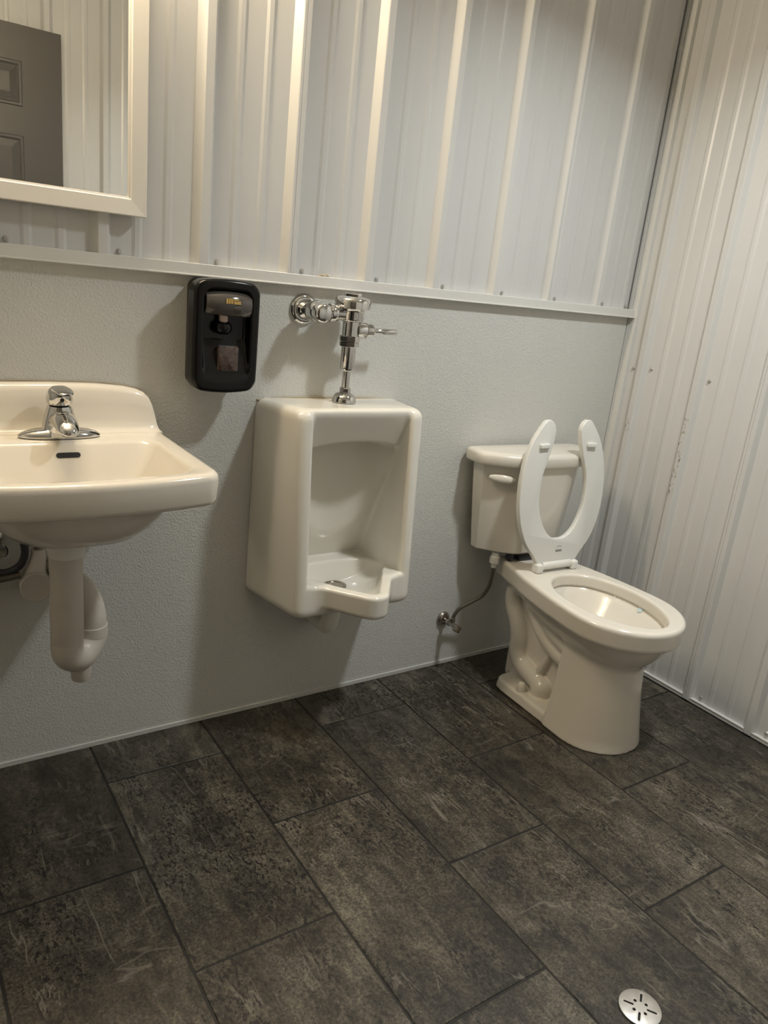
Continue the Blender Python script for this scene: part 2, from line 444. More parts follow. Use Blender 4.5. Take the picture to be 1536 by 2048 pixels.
# right wall
Rp = lambda u, h, z: (RWX - h, -u, z)
wall_right = struct('wall_right', box(RWX + 0.003, RWX + 0.02, FRONT, 0.02, 0, CEIL), M['steel_trim'])
r_first = 0.059
redges = [0.0, r_first + 2 * 0.2285 + 0.024, r_first + 6 * 0.2285 + 0.024, -FRONT]
for i in range(3):
    link('metal_panel', sheet(redges[i], redges[i + 1] - 0.0008, r_first, 0.004, CEIL, Rp), M['steel'], wall_right, smooth=False)
for yy, zz in ((-0.046, 1.053), (-0.121, 1.061), (-0.349, 1.058), (-0.577, 1.058), (-0.806, 1.058), (-0.121, 0.032), (-0.357, 0.030), (-0.586, 0.029), (-0.821, 0.031), (-1.05, 0.03), (-1.28, 0.03)):
    screw(wall_right, (RWX, yy, zz), (-1, 0, 0))
# front and left walls (seen in the mirror and by the light only)
DOORX0, DOORX1 = -3.10, -2.33
front = struct('wall_front', box(DOORX1, 0.02, FRONT - 0.02, FRONT - 0.003, 0, CEIL), M['steel_trim'])
fe = [DOORX1 + 0.06, -1.30, -0.386, -0.002]
for i in range(3):
    link('metal_panel', sheet(-fe[i + 1], -fe[i], 0.386 - 0.024, 0.004, CEIL, lambda u, h, z: (-u, FRONT + h, z)), M['steel'], front, smooth=False)
struct('wall_header', box(LEFT, DOORX1, FRONT - 0.02, FRONT, 2.08, CEIL), M['steel'])
wall_left = struct('wall_left', box(LEFT - 0.02, LEFT - 0.003, FRONT, 0.02, 0, CEIL), M['steel_trim'])
for a, b in ((0.0, 0.95), (0.95, -FRONT)):
    link('metal_panel', sheet(a, b - 0.0008, 0.10, 0.004, CEIL, lambda u, h, z: (LEFT + h, -u, z)), M['steel'], wall_left, smooth=False)
bm = bmesh.new()
for a in ((LEFT, DOORX0), (DOORX1 - 0.005, DOORX1 + 0.06)): box_into(bm, a[0], a[1], FRONT - 0.12, FRONT + 0.012, 0, 2.14, 0.002)
box_into(bm, LEFT, DOORX1 + 0.06, FRONT - 0.12, FRONT + 0.012, 2.07, 2.14, 0.002)
struct('trim_3', bm_mesh(bm), M['steel_trim'])
bm = bmesh.new()      # the passage beyond the doorway
box_into(bm, LEFT - 0.5, -1.9, -3.2, -3.18, 0, CEIL); box_into(bm, LEFT - 0.52, LEFT - 0.5, -3.2, FRONT - 0.02, 0, CEIL)
box_into(bm, -1.9, -1.88, -3.2, FRONT - 0.02, 0, CEIL); box_into(bm, LEFT - 0.52, LEFT, FRONT - 0.04, FRONT - 0.02, 0, CEIL)
struct('wall_passage', bm_mesh(bm), M['steel_trim'])
struct('ceiling', box(LEFT - 0.52, RWX + 0.02, -3.2, 0.02, CEIL, CEIL + 0.03), M['ceiling'])
# trims
struct('trim_1', join(box(LEFT, -0.004, -0.020, 0.0, 1.222, 1.2505, 0.0012), box(LEFT, -0.004, -0.0225, -0.018, 1.222, 1.226, 0.001)), M['steel_trim'])
struct('trim_2', join(box(-0.0055, RWX, -0.0275, 0.020, 0.0, CEIL, 0.0012), box(-0.0098, -0.0070, -0.0035, 0.010, 0.0, CEIL, 0.0008)), M['steel_trim'])
struct('baseboard_back', box(LEFT, -0.006, -0.004, 0.001, 0.0, 0.0135, 0.001), M['board'])
struct('baseboard_right', join(box(-0.002, RWX, FRONT, -0.0275, 0.0, 0.0135, 0.0008), box(-0.0035, RWX, FRONT, -0.0275, 0.0125, 0.0145, 0.0005)), M['steel_trim'])
# torn caulk left on the trim above the flush valve, scuffs on a rib of the right wall
lump = tube([(-1.262, -0.012, 1.2508), (-1.252, -0.010, 1.2545), (-1.244, -0.011, 1.2525), (-1.236, -0.009, 1.2550), (-1.228, -0.012, 1.2510)], lambda u: 0.0012 + 0.0028 * math.sin(PI * u), 8, 5)
link('torn_caulk', lump, M['caulk'], wall_back)
bm = bmesh.new()
for yc, z0_, z1_, n_ in ((0.0235 + 0.2285, 0.66, 0.93, 60), (0.0235, 0.83, 0.97, 14)):
    for q in range(n_):
        zc = random.uniform(z0_, z1_); yy = -(r_first + yc + random.uniform(-.0085, .0085)); ra = random.uniform(.0008, .0034)
        vs_ = [bm.verts.new((RWX - 0.0192, yy + ra * 0.8 * math.cos(k) * random.uniform(.5, 1), zc + ra * 2.2 * math.sin(k) * random.uniform(.5, 1))) for k in np.linspace(0, 2 * PI, 7)[:-1]]
        bm.faces.new(vs_)
r_ = bmesh.ops.extrude_face_region(bm, geom=list(bm.faces))
for v in [q for q in r_['geom'] if isinstance(q, bmesh.types.BMVert)]: v.co.x -= 0.0003
sc_o = link('scuff_marks', bm_mesh(bm), M['scuff'], wall_right, smooth=False); sc_o['kind'] = 'stuff'
# floor: grout bed with separate tiles
floor = struct('floor', box(LEFT - 0.52, RWX + 0.02, -3.2, 0.02, -0.03, -0.0018), M['grout'])
XL1, TW, TL, G = -1.8304, 0.3036, 0.6096, 0.0048
tile_cache = {}
def tile_mesh(w_, l_):
    key = (round(w_, 4), round(l_, 4))
    if key not in tile_cache:
        bm = bmesh.new(); box_into(bm, -w_ / 2, w_ / 2, -l_ / 2, l_ / 2, -0.010, 0.0, 0.0012, 1)
        me = bm_mesh(bm); me.name = 'tile'; me.materials.append(M['tile']); tile_cache[key] = me
    return tile_cache[key]
for s in range(-5, 7):
    xa, xb = XL1 + (s - 0) * TW - TW, XL1 + s * TW     # strip s lies left of grout line s+1
    ph = 0.4795 if s % 2 == 0 else 0.168
    x0 = max(xa + G / 2, LEFT + 0.001); x1 = min(xb - G / 2, RWX - 0.001)
    if x1 - x0 < 0.01: continue
    k = -1
    while True:
        ya, yb = ph + k * 0.61, ph + (k + 1) * 0.61      # distance from the back wall
        k += 1
        if ya > 2.0: break
        y0 = max(ya + G / 2, 0.001); y1 = min(yb - G / 2, -FRONT - 0.001)
        if y1 - y0 < 0.01: continue
        o = bpy.data.objects.new('tile', tile_mesh(x1 - x0, y1 - y0)); COL.objects.link(o)
        o.parent = floor; o.location = ((x0 + x1) / 2, -(y0 + y1) / 2, random.uniform(-0.0003, 0.0003))

# ------------------------------------------------------------------ urinal
UX = -1.185
def urinal_sd(x, y, z):
    d = -y; ax = np.abs(x)
    w_ = 0.226 - 0.19 * d
    fr = 0.186 + 0.045 * (0.93 - z) / 0.55
    k = 0.026
    body = smax(smax((ax - w_) * 0.98, d - fr, k), smax(z - 0.933 - 0.02 * np.minimum(d, 0.2), 0.384 - z, 0.02), 0.030)
    body = np.maximum(body, 0.0005 - d)
    # bowl lip: a rounded prow between the wings
    lp = URI_LIP(x, d)
    lip = extrude_sd(lp, np.maximum(z - (0.480 + 0.03 * (d - 0.2)), 0.411 - z), 0.014)
    body = smin(body, lip, 0.020)
    # hollow under the hood, then the dished basin inside the lip
    wi = 0.150 - 0.09 * np.maximum(d - 0.05, 0)
    el = (np.sqrt((ax / 0.152) ** 2 + (np.maximum(0.16 - d, 0) / 0.122) ** 2) - 1.0) * 0.12
    arch = z - (0.842 - 0.9 * ax * ax)
    fl = 0.412 + 0.10 * np.abs(d - 0.112) + 2.2 * np.maximum(0.085 - d, 0) + 0.8 * ax * ax
    low = 0.478 + 0.03 * (d - 0.2)
    niche = smax(smax(smax(el, ax - wi, 0.01), arch, 0.016), smax(low - z, fl - z - 4 * np.maximum(d - 0.15, 0), 0.02), 0.012)
    basin = smax(smax(smax(smin(URI_LIPIN(x, d), np.maximum(ax - wi, d - 0.140), 0.01), el, 0.01), fl - z, 0.055), z - 0.62, 0.004)
    cut = np.minimum(niche, basin)
    # hood face set back between the wings
    hood = smax(smax(ax - (0.150 - 0.10 * np.maximum(0.19 - d, 0)), 0.148 + 0.030 * (z - 0.842) / 0.08 - d, 0.012), low - z, 0.004)
    cut = smin(cut, hood, 0.008)
    return smax(body, -cut, 0.012)
def poly_round(pts, r, n=6):
    out = []
    for i in range(len(pts)):
        p = Vector(pts[i]); a = (Vector(pts[i - 1]) - p); b = (Vector(pts[(i + 1) % len(pts)]) - p)
        rr = min(r, a.length * .45, b.length * .45); A = p + a.normalized() * rr; B = p + b.normalized() * rr
        for k in range(n + 1):
            u = k / n; out.append(tuple(A * (1 - u) ** 2 + p * 2 * u * (1 - u) + B * u * u))
    return out
URI_LIP = Poly2(poly_round([(-.165, .10), (.165, .10), (.165, .186), (.142, .192), (.122, .213), (.024, .346), (-.024, .346), (-.122, .213), (-.142, .192), (-.165, .186)], 0.024))
URI_LIPIN = Poly2(poly_round([(-.138, .03), (.138, .03), (.138, .150), (.118, .168), (.098, .198), (.010, .318), (-.010, .318), (-.098, .198), (-.118, .168), (-.138, .150)], 0.026))
ur = thing('urinal', 'ivory wall hung china urinal with tall side wings, below the chrome flush valve', 'urinal', (UX, 0, 0.38))
me = surface_nets(urinal_sd, (-0.245, -0.36, 0.37), (0.245, 0.012, 0.965), 0.0042)
me.transform(Matrix.Translation((UX, 0, 0)))
link('china_body', me, M['urinal_china'], ur)
# drain with a dark domed strainer
link('drain_strainer', join(lathe([(0.033, 0), (0.033, .003), (0.026, .004), (0.025, .002), (.001, .002)], (UX, -0.112, 0.4165), n=28)), M['chrome_dull'], ur)
link('caulk_bead', tube([(UX - 0.222, -0.002, 0.928), (UX - 0.1, -0.002, 0.9345), (UX + 0.1, -0.002, 0.9345), (UX + 0.22, -0.002, 0.928)], 0.0022, 8), M['caulk'], ur)
o = tube([(UX - 0.010, -0.120, 0.383), (UX - 0.010, -0.120, 0.335), (UX - 0.010, -0.112, 0.302), (UX - 0.008, -0.085, 0.286), (UX - 0.004, -0.004, 0.285)], lambda u: 0.028 - 0.004 * u, 24)
tp = thing('urinal_outlet', 'white plastic drain elbow under the urinal running into the wall', 'drain pipe', (UX, -0.05, 0.29))
link('pipe_elbow', o, M['pvc2'], tp)
link('slip_nut', lathe([(0.030, 0), (0.034, 0.002), (0.034, 0.022), (0.030, 0.024)], (UX - 0.010, -0.120, 0.350), n=24), M['pvc2'], tp)

# ------------------------------------------------------------------ flush valve
VX, VY = -1.188, -0.075
fv = thing('flush_valve', 'chrome manual flush valve with side handle above the urinal', 'flush valve', (VX, VY, 0.935))
sp = link('spud_flange', lathe([(0.0315, 0.9362), (0.0325, 0.9375), (0.0315, 0.945), (0.027, 0.956), (0.019, 0.961), (0.012, 0.962)], (VX, VY, 0), n=48), M['chrome'], fv)
link('spud_nut', hexlathe([(0.014, 0.962), (0.0155, 0.964), (0.0155, 0.973), (0.013, 0.976)], (VX, VY, 0), (0, 0, 1), 8), M['chrome'], fv, smooth=False)
link('outlet_tube', lathe([(0.0105, 0.96), (0.0105, 1.03)], (VX, VY, 0), n=32), M['chrome'], fv)
link('vacuum_breaker', sharp_ := lathe([(0.012, 1.018), (0.0175, 1.022), (0.0195, 1.030), (0.0195, 1.088)], (VX, VY, 0), n=40), M['chrome'], fv)
nut = link('coupling_nut', hexlathe([(0.0255, 1.083), (0.0265, 1.084), (0.0265, 1.0945), (0.0245, 1.0955), (0.0245, 1.0965), (0.0275, 1.0975), (0.0275, 1.109), (0.0255, 1.111)], (VX, VY, 0), (0, 0, 1), 8), M['chrome'], fv, smooth=False)
link('lower_body', lathe([(0.0215, 1.105), (0.0215, 1.150), (0.026, 1.152)], (VX, VY, 0), n=48), M['chrome'], fv)
ub = link('upper_body', lathe([(0.026, 1.147), (0.0305, 1.150), (0.0315, 1.153), (0.0315, 1.172), (0.033, 1.176), (0.040, 1.182), (0.045, 1.184)], (VX, VY, 0), n=48), M['chrome'], fv)
for k in range(10):
    a = 2 * PI * (k + 0.3) / 10
    p = Vector((VX + 0.0305 * math.cos(a), VY + 0.0305 * math.sin(a), 1.162))
    b = box(-0.0022, 0.0022, -0.002, 0.002, -0.008, 0.008, 0.0012)
    b.transform(Matrix.Translation(p) @ Matrix.Rotation(a + PI / 2, 4, 'Z'))
    link('lug', b, M['chrome'], ub)
cp = link('cap', lathe([(0.043, 1.180), (0.0472, 1.181), (0.0475, 1.196), (0.0455, 1.204), (0.040, 1.2085), (0.028, 1.2105), (0.001, 1.211)], (VX, VY, 0), n=56), M['chrome'], fv)
link('cap_boss', hexlathe([(0.022, 1.2095), (0.022, 1.216), (0.020, 1.2185), (0.009, 1.2185), (0.008, 1.2165), (0.001, 1.2165)], (VX, VY, 0), (0, 0, 1), 8), M['chrome'], cp, smooth=False)
hs = link('handle_socket', lathe([(0.021, 0.015), (0.021, 0.040), (0.0195, 0.044), (0.0205, 0.0445), (0.0205, 0.047), (0.018, 0.048)], (VX, VY, 1.126), (1, 0, 0), n=40), M['chrome'], fv)
link('handle_nut', hexlathe([(0.0165, 0.045), (0.0175, 0.047), (0.0175, 0.064), (0.014, 0.069), (0.008, 0.071)], (VX, VY, 1.126), (1, 0, 0), 12), M['chrome'], fv, smooth=False)
link('handle', lathe([(0.0045, 0.068), (0.0055, 0.074), (0.0076, 0.078), (0.0078, 0.144), (0.0070, 0.1455), (0.001, 0.1455)], (VX, VY, 1.126), (1, 0, 0.005), n=28), M['chrome'], fv)
SX, SZ = -1.290, 1.165
link('escutcheon', lathe([(0.0385, 0.0005), (0.0395, 0.003), (0.037, 0.008), (0.032, 0.0115), (0.026, 0.012), (0.0235, 0.010), (0.022, 0.013), (0.017, 0.017), (0.0145, 0.020)], (SX, 0, SZ), (0, -1, 0), n=56), M['chrome'], fv)
st = link('stop_valve', lathe([(0.0145, 0.010), (0.0145, 0.042), (0.020, 0.045), (0.0255, 0.053), (0.0275, 0.066), (0.0270, 0.078), (0.0255, 0.088), (0.0240, 0.090)], (SX, 0, SZ), (0, -1, 0), n=48), M['chrome'], fv)
link('stop_cap', lathe([(0.0245, 0.088), (0.0250, 0.092), (0.0245, 0.108), (0.0225, 0.113), (0.017, 0.1165), (0.001, 0.1175)], (SX, 0, SZ), (0, -1, 0), n=48), M['chrome'], st)
link('tailpiece', lathe([(0.019, 0.015), (0.019, 0.033), (0.0225, 0.034), (0.0235, 0.036), (0.0235, 0.050), (0.0225, 0.052), (0.0205, 0.053), (0.0205, 0.055), (0.0175, 0.057), (0.0175, 0.085)], (SX, VY, SZ), (1, 0, 0), n=40), M['chrome'], fv)

# ------------------------------------------------------------------ toilet (local frame: x right, -y forward from the wall)
TO = thing('toilet', 'bone coloured two piece toilet with its white seat raised, in the right corner', 'toilet', (-0.428, 0, 0), -math.radians(3))
def spline_half(tab, n=60):
    P = catmull([(a, b, 0) for a, b in tab], 6)
    return [(q.x, q.y) for q in P]
def mirror_outline(half):      # half: (d, halfwidth) from back to front tip
    return [(w_, d) for d, w_ in half] + [(-w_, d) for d, w_ in reversed(half)]
def tip_outline(tab, dc, a):
    """table of (d, hw) up to dc, then an elliptic nose of length a"""
    h = spline_half(tab); w0 = tab[-1][1]
    return mirror_outline(h + [(dc + a * math.sin(t), w0 * math.cos(t)) for t in np.linspace(0.04, PI / 2 - 0.001, 26)])
RIM = Poly2(tip_outline([(.085, .108), (.12, .112), (.20, .130), (.27, .147), (.35, .162), (.43, .173), (.50, .179), (.535, .180)], .535, .190))
hole = [(0.130 * math.cos(t) * (1 - 0.06 * math.sin(t)), 0.488 + (0.197 if math.sin(t) > 0 else 0.197) * math.sin(t)) for t in np.linspace(0, 2 * PI, 72, endpoint=False)]
HOLE = Poly2(hole)
_f = poly_round([(-.1405, .45), (-.136, .185), (.136, .185), (.1405, .45)], 0.055)[7:-7]
FOOT = Poly2(_f + [(.137 * math.cos(t), .53 + .131 * math.sin(t)) for t in np.linspace(0, PI, 40)])
def chain(x, d, z, pts, r, k=0.0):
    out = None
    for a, b in zip(pts[:-1], pts[1:]):
        c = sd_cap(x, d, z, a, b, r); out = c if out is None else np.minimum(out, c)
    return out
def cpts(tab, X, k=4): return [tuple(p) for p in catmull([(X, a, b) for a, b in tab], k)]
REAR = cpts([(.235, .335), (.195, .345), (.158, .318), (.162, .270), (.194, .225), (.212, .178), (.215, .130), (.238, .095), (.290, .080), (.335, .068)], 0.064)
FRNT = cpts([(.215, .338), (.240, .325), (.268, .288), (.305, .248), (.350, .218), (.405, .200), (.47, .190)], 0.066)
LOBE = cpts([(.275, .335), (.305, .292), (.350, .262), (.41, .242), (.48, .232)], 0.062)
def toilet_sd(x, y, z):
    d = -y; ax = np.abs(x)
    s2 = RIM(x, d)
    rim = extrude_sd(s2 + 0.10 * np.maximum(0.42 - z, 0) ** 1.0 * 0.6, np.abs(z - 0.3875) - 0.0335, 0.013)
    # underside of the bowl
    t = np.clip((0.385 - z) / 0.145, 0, 1.3)
    bowl = smax(s2 + 0.019 + 0.094 * t ** 1.9, np.maximum(z - 0.385, 0.225 - z), 0.01)
    bowl = smax(bowl, 0.24 - d, 0.03)
    # front pedestal
    hw = 0.104 + 0.038 * np.clip((0.30 - z) / 0.30, 0, 1) ** 1.5
    a = 0.102 + 0.036 * np.clip((0.30 - z) / 0.30, 0, 1) ** 1.5
    q = np.sqrt((x / hw) ** 2 + (np.maximum(d - 0.53, 0) / a) ** 2)
    ped = smax(smax((q - 1) * 0.11, (0.446 - 0.03 * z) - d, 0.012), np.maximum(z - 0.36, -z), 0.004)
    # foot plate and web
    foot = extrude_sd(FOOT(x, d) + 0.2 * np.maximum(z, 0), np.abs(z - 0.005) - 0.029, 0.010)
    web = sd_box(x, d, z, (0, 0.330, 0.19), (0.055, 0.182, 0.19), 0.02)
    s = smin(foot, web, 0.016)
    s = smin(s, chain(ax, d, z, REAR, 0.031), 0.006)
    s = smin(s, chain(ax, d, z, FRNT, 0.026), 0.008)
    s = smin(s, chain(ax, d, z, LOBE, 0.027), 0.010)
    s = smin(s, sd_cap(ax, d, z, (0.065, 0.322, 0.085), (0.06, 0.365, 0.20), 0.014), 0.006)
    s = smin(s, sd_cap(ax, d, z, (0.066, 0.350, 0.045), (0.066, 0.352, 0.058), 0.034), 0.008)
    s = smin(s, ped, 0.010)
    s = smin(s, bowl, 0.018)
    s = smin(s, rim, 0.004)
    # bowl hollow with an undercut rim
    h2 = HOLE(x, d)
    dep = np.maximum(0.385 - z, 0)
    ins = np.where(z > 0.383, 0.0, -0.012 * np.exp(-dep / 0.012) + 0.12 * (dep / 0.16) ** 1.2)
    cav = smax(h2 + ins, 0.215 + 0.4 * (x ** 2 + (d - 0.46) ** 2) - z, 0.03)
    s = smax(s, -cav, 0.010)
    return np.maximum(s, 0.0008 - z)
me = surface_nets(toilet_sd, (-0.215, -0.76, -0.006), (0.215, -0.05, 0.435), 0.0044)
bowl_o = link('bowl', me, M['toilet_china'], TO, world=False)
for sx in (-1, 1):
    link('bolt_cap', lathe([(0.0150, 0.028), (0.0155, 0.036), (0.0142, 0.052), (0.0105, 0.061), (0.005, 0.0645), (0.001, 0.065)], (sx * 0.112, -0.308, 0), n=24), M['toilet_china'], TO, world=False)
def tank_ring(hw, front, back, z, dx=0.0, flat=0.42, depth=0.085, n=28):
    """D shaped plan: straight back, chamfer-bowed front"""
    pts = [(hw - 0.012, -back), (-(hw - 0.012), -back), (-hw, -(back + 0.012))]
    for k in range(n + 1):
        u = -1 + 2 * k / n; a = abs(u)
        bow = 0 if a < flat else depth * ((a - flat) / (1 - flat)) ** 1.55
        pts.append((u * hw, -(front - bow)))
    pts.append((hw, -(back + 0.012)))
    return [(p[0] + dx, p[1], z) for p in pts]
TX = -0.022
tank_rings = [tank_ring(z=z_, hw=h_, front=f_, back=b_, dx=TX, flat=.36) for h_, f_, b_, z_ in ((.158, .145, .055, .447), (.168, .158, .046, .449), (.177, .166, .042, .456), (.185, .172, .040, .52), (.198, .179, .036, .64), (.209, .184, .034, .752))]
tk = link('tank', loft(tank_rings), M['toilet_china'], TO, world=False); sharp_smooth(tk, 40)
lid_rings = [tank_ring(z=z_, hw=h_, front=f_, back=b_, dx=TX, flat=.36) for h_, f_, b_, z_ in ((.226, .188, .030, .747), (.232, .195, .026, .7475), (.2345, .1975, .025, .752), (.2345, .1985, .025, .775), (.232, .196, .026, .7825), (.225, .189, .030, .7865), (.208, .176, .040, .788))]
ld = link('tank_lid', loft(lid_rings), M['toilet_china'], TO, world=False); sharp_smooth(ld, 50)
lv = lathe([(0.001, -0.043), (0.006, -0.041), (0.0115, -0.025), (0.0145, 0.0), (0.0130, 0.022), (0.0075, 0.039), (0.001, 0.043)], n=24)
lv.transform(Matrix.Translation((-0.188, -0.146, 0.706)) @ Matrix.Rotation(math.radians(-34), 4, 'Z') @ Matrix.Rotation(math.radians(4), 4, 'Y') @ Matrix.Scale(0.62, 4, (0, 1, 0)) @ align((1, 0, 0)))
link('flush_lever', lv, M['toilet_china'], TO, world=False)
gk = link('tank_gasket', box(-0.07, 0.07, -0.155, -0.075, 0.421, 0.449, 0.008), M['rubber'], TO, world=False)
for bx_, by_ in ((-0.100, -0.14), (0.117, -0.160)):
    link('tank_bolt', join(lathe([(0.004, 0.421), (0.004, 0.449)], (bx_, by_, 0), n=12), hexlathe([(0.013, 0.428), (0.014, 0.431), (0.014, 0.442), (0.011, 0.447)], (bx_, by_, 0), (0, 0, 1))), M['rubber'], TO, world=False)
# seat, tipped back against the tank lid
SEAT_OUT = [(0, .082), (.010, .088), (.03, .103), (.07, .137), (.12, .161), (.18, .175), (.24, .178), (.30, .173), (.35, .161), (.395, .141), (.425, .121), (.443, .106)]
SEAT_IN = [(.425, .0535), (.40, .0565), (.37, .064), (.33, .078), (.28, .094), (.23, .099), (.18, .094), (.14, .080), (.108, .060), (.087, .036), (.079, .015)]
half = [(w_, s_) for s_, w_ in spline_half(SEAT_OUT)] + [(.098, .4525), (.089, .4575), (.078, .458), (.067, .4515), (.058, .440)] + [(w_, s_) for s_, w_ in spline_half(SEAT_IN)]
outline = half + [(-a, b) for a, b in reversed(half)]
bm = bmesh.new()
vs = [bm.verts.new((a, 0, b)) for a, b in outline]
fc = bm.faces.new(vs)
r = bmesh.ops.extrude_face_region(bm, geom=[fc])
for v in [q for q in r['geom'] if isinstance(q, bmesh.types.BMVert)]: v.co.y += 0.019
bmesh.ops.recalc_face_normals(bm, faces=bm.faces)
es = [e for e in bm.edges if len(e.link_faces) == 2 and e.calc_face_angle(0) > 1.2]
bmesh.ops.bevel(bm, geom=es, offset=0.0035, segments=3, profile=0.5, affect='EDGES', clamp_overlap=True)
sm = bm_mesh(bm)
tilt = Matrix.Translation((0, -0.249, 0.4455)) @ Matrix.Rotation(-math.radians(6.2), 4, 'X') @ Matrix.Translation((0, -0.004, 0.004))
sm.transform(tilt)
seat = link('seat', sm, M['seat'], TO, world=False); sharp_smooth(seat, 30)
for sx in (-1, 1):
    b = box(-0.0185, 0.0185, -0.0095, 0.001, -0.0075, 0.0075, 0.0032, 3)
    b.transform(tilt @ Matrix.Translation((sx * 0.100, 0, 0.378)) @ Matrix.Rotation(sx * 0.05, 4, 'Y'))
    link('bumper', b, M['seat'], seat, world=False)
# printed mark at the seat's foot
FACE = Matrix.Rotation(PI / 2, 4, 'X')
mk = text_mesh('BEMIS', 0.0105, 0.0002, tilt @ Matrix.Translation((0.004, -0.0002, 0.038)) @ FACE @ Matrix.Shear('XY', 4, (0.25, 0)), 0.0002)
arc = []
for k in range(13):
    a = math.radians(155 - 125 * k / 12); arc.append(Vector((0.006 + 0.0135 * math.cos(a), 0, 0.044 + 0.0095 * math.sin(a))))
arcm = from_py([(p.x, -0.0003, p.z + s_ * 0.0016 * math.sin(PI * (i + 1.5) / 15)) for i, p in enumerate(arc) for s_ in (-.5, .5)], [(2 * i, 2 * i + 1, 2 * i + 3, 2 * i + 2) for i in range(12)])
arcm.transform(tilt)
link('printed_mark', join(mk, arcm), M['print'], seat, smooth=False, world=False)
hg = None
for sx in (-1, 1):
    hp = link('hinge_post', box(sx * 0.0745 - 0.0135, sx * 0.0745 + 0.0135, -0.266, -0.232, 0.4205, 0.452, 0.007, 4), M['seat'], TO, world=False)
link('hinge_bar', lathe([(0.0125, -0.060), (0.0135, -0.058), (0.0135, 0.058), (0.0125, 0.060)], (0, -0.249, 0.4415), (1, 0, 0), n=28), M['seat'], TO, world=False)
# blue gel stamp on the inside of the bowl
gs = link('gel_stamp', join(lathe([(0.0105, -0.002), (0.0105, 0.0015), (0.009, 0.003), (0.005, 0.0022), (0.0045, 0.0034), (0.001, 0.0038)], (-0.3244, -0.5133, 0.3758), (-0.70, 0.12, 0.70), n=24)), M['gel'])
gs['label'] = 'small pale blue gel stamp stuck inside the toilet bowl'; gs['category'] = 'gel stamp'
# ------------------------------------------------------------------ toilet supply
ts = thing('toilet_supply', 'braided water line and corroded stop valve on the wall left of the toilet', 'water supply', (-0.669, 0, 0.175))
link('escutcheon', lathe([(0.0255, 0.0005), (0.026, 0.003), (0.023, 0.009), (0.016, 0.013), (0.009, 0.014)], (-0.669, 0, 0.176), (0, -1, 0), n=36), M['chrome_dull'], ts)
link('stub_pipe', lathe([(0.0075, 0.005), (0.0075, 0.030), (0.011, 0.031), (0.011, 0.040), (0.0085, 0.041), (0.0085, 0.070)], (-0.669, 0, 0.176), (0, -1, 0), n=16), M['chrome_dull'], ts)
vh = box(-0.0155, 0.0155, -0.006, 0.006, -0.011, 0.011, 0.004, 3); vh.transform(Matrix.Translation((-0.669, -0.079, 0.172)) @ Matrix.Rotation(0.5, 4, 'Y'))
link('valve_handle', join(vh, lathe([(0.005, 0.06), (0.005, 0.078)], (-0.669, 0, 0.175), (0, -1, 0), n=12)), M['chrome_dull'], ts)
link('compression_nut', hexlathe([(0.0085, 0.184), (0.0095, 0.186), (0.0095, 0.199), (0.0075, 0.202)], (-0.669, -0.052, 0), (0, 0, 1)), M['chrome_dull'], ts, smooth=False)
link('hose', tube([(-0.669, -0.052, 0.196), (-0.664, -0.054, 0.215), (-0.648, -0.060, 0.238), (-0.615, -0.075, 0.262), (-0.588, -0.09, 0.285), (-0.574, -0.100, 0.320), (-0.571, -0.104, 0.36), (-0.572, -0.105, 0.405)], 0.0062, 14), M['braid'], ts)
link('hose_end', join(lathe([(0.0085, 0.392), (0.0085, 0.408)], (-0.572, -0.105, 0), n=16), hexlathe([(0.0145, 0.406), (0.0165, 0.409), (0.0165, 0.430), (0.013, 0.434), (0.011, 0.446)], (-0.572, -0.105, 0), (0, 0, 1), 8)), M['pvc2'], ts, smooth=False)

# ------------------------------------------------------------------ wash basin
LX = -1.914
lav = thing('sink', 'cream wall hung china sink with a curved back splash, cut by the left picture edge', 'sink', (LX, 0, 0.68))
def lav_ring(hx, yb, yf, z, r, bow=0.0, n=10, m=8):
    """rounded rectangle in plan (yb nearer the wall), front edge bowed forward, same vertex count every time"""
    cy = (yb + yf) / 2; hy = abs(yf - yb) / 2; base = []
    def seg(p, q, k): return [(p[0] + (q[0] - p[0]) * i / k, p[1] + (q[1] - p[1]) * i / k) for i in range(k)]
    c = [(hx, hy), (-hx, hy), (-hx, -hy), (hx, -hy)]; r = min(r, hx * .98, hy * .98); arcs = []
    for (sx, sy), a0 in zip(((1, 1), (-1, 1), (-1, -1), (1, -1)), (0, 90, 180, 270)):
        arcs.append([(sx * (hx - r) + r * math.cos(math.radians(a0 + 90 * k / m)), sy * (hy - r) + r * math.sin(math.radians(a0 + 90 * k / m))) for k in range(m + 1)])
    for i in range(4):
        base += arcs[i]; base += seg(arcs[i][-1], arcs[(i + 1) % 4][0], n)[1:]
    out = []
    for x, y in base:
        f = max(0.0, (-y) / hy) if hy else 0
        out.append((LX + x, cy + y - bow * max(0, 1 - (x / hx) ** 2) * f, z))
    return out
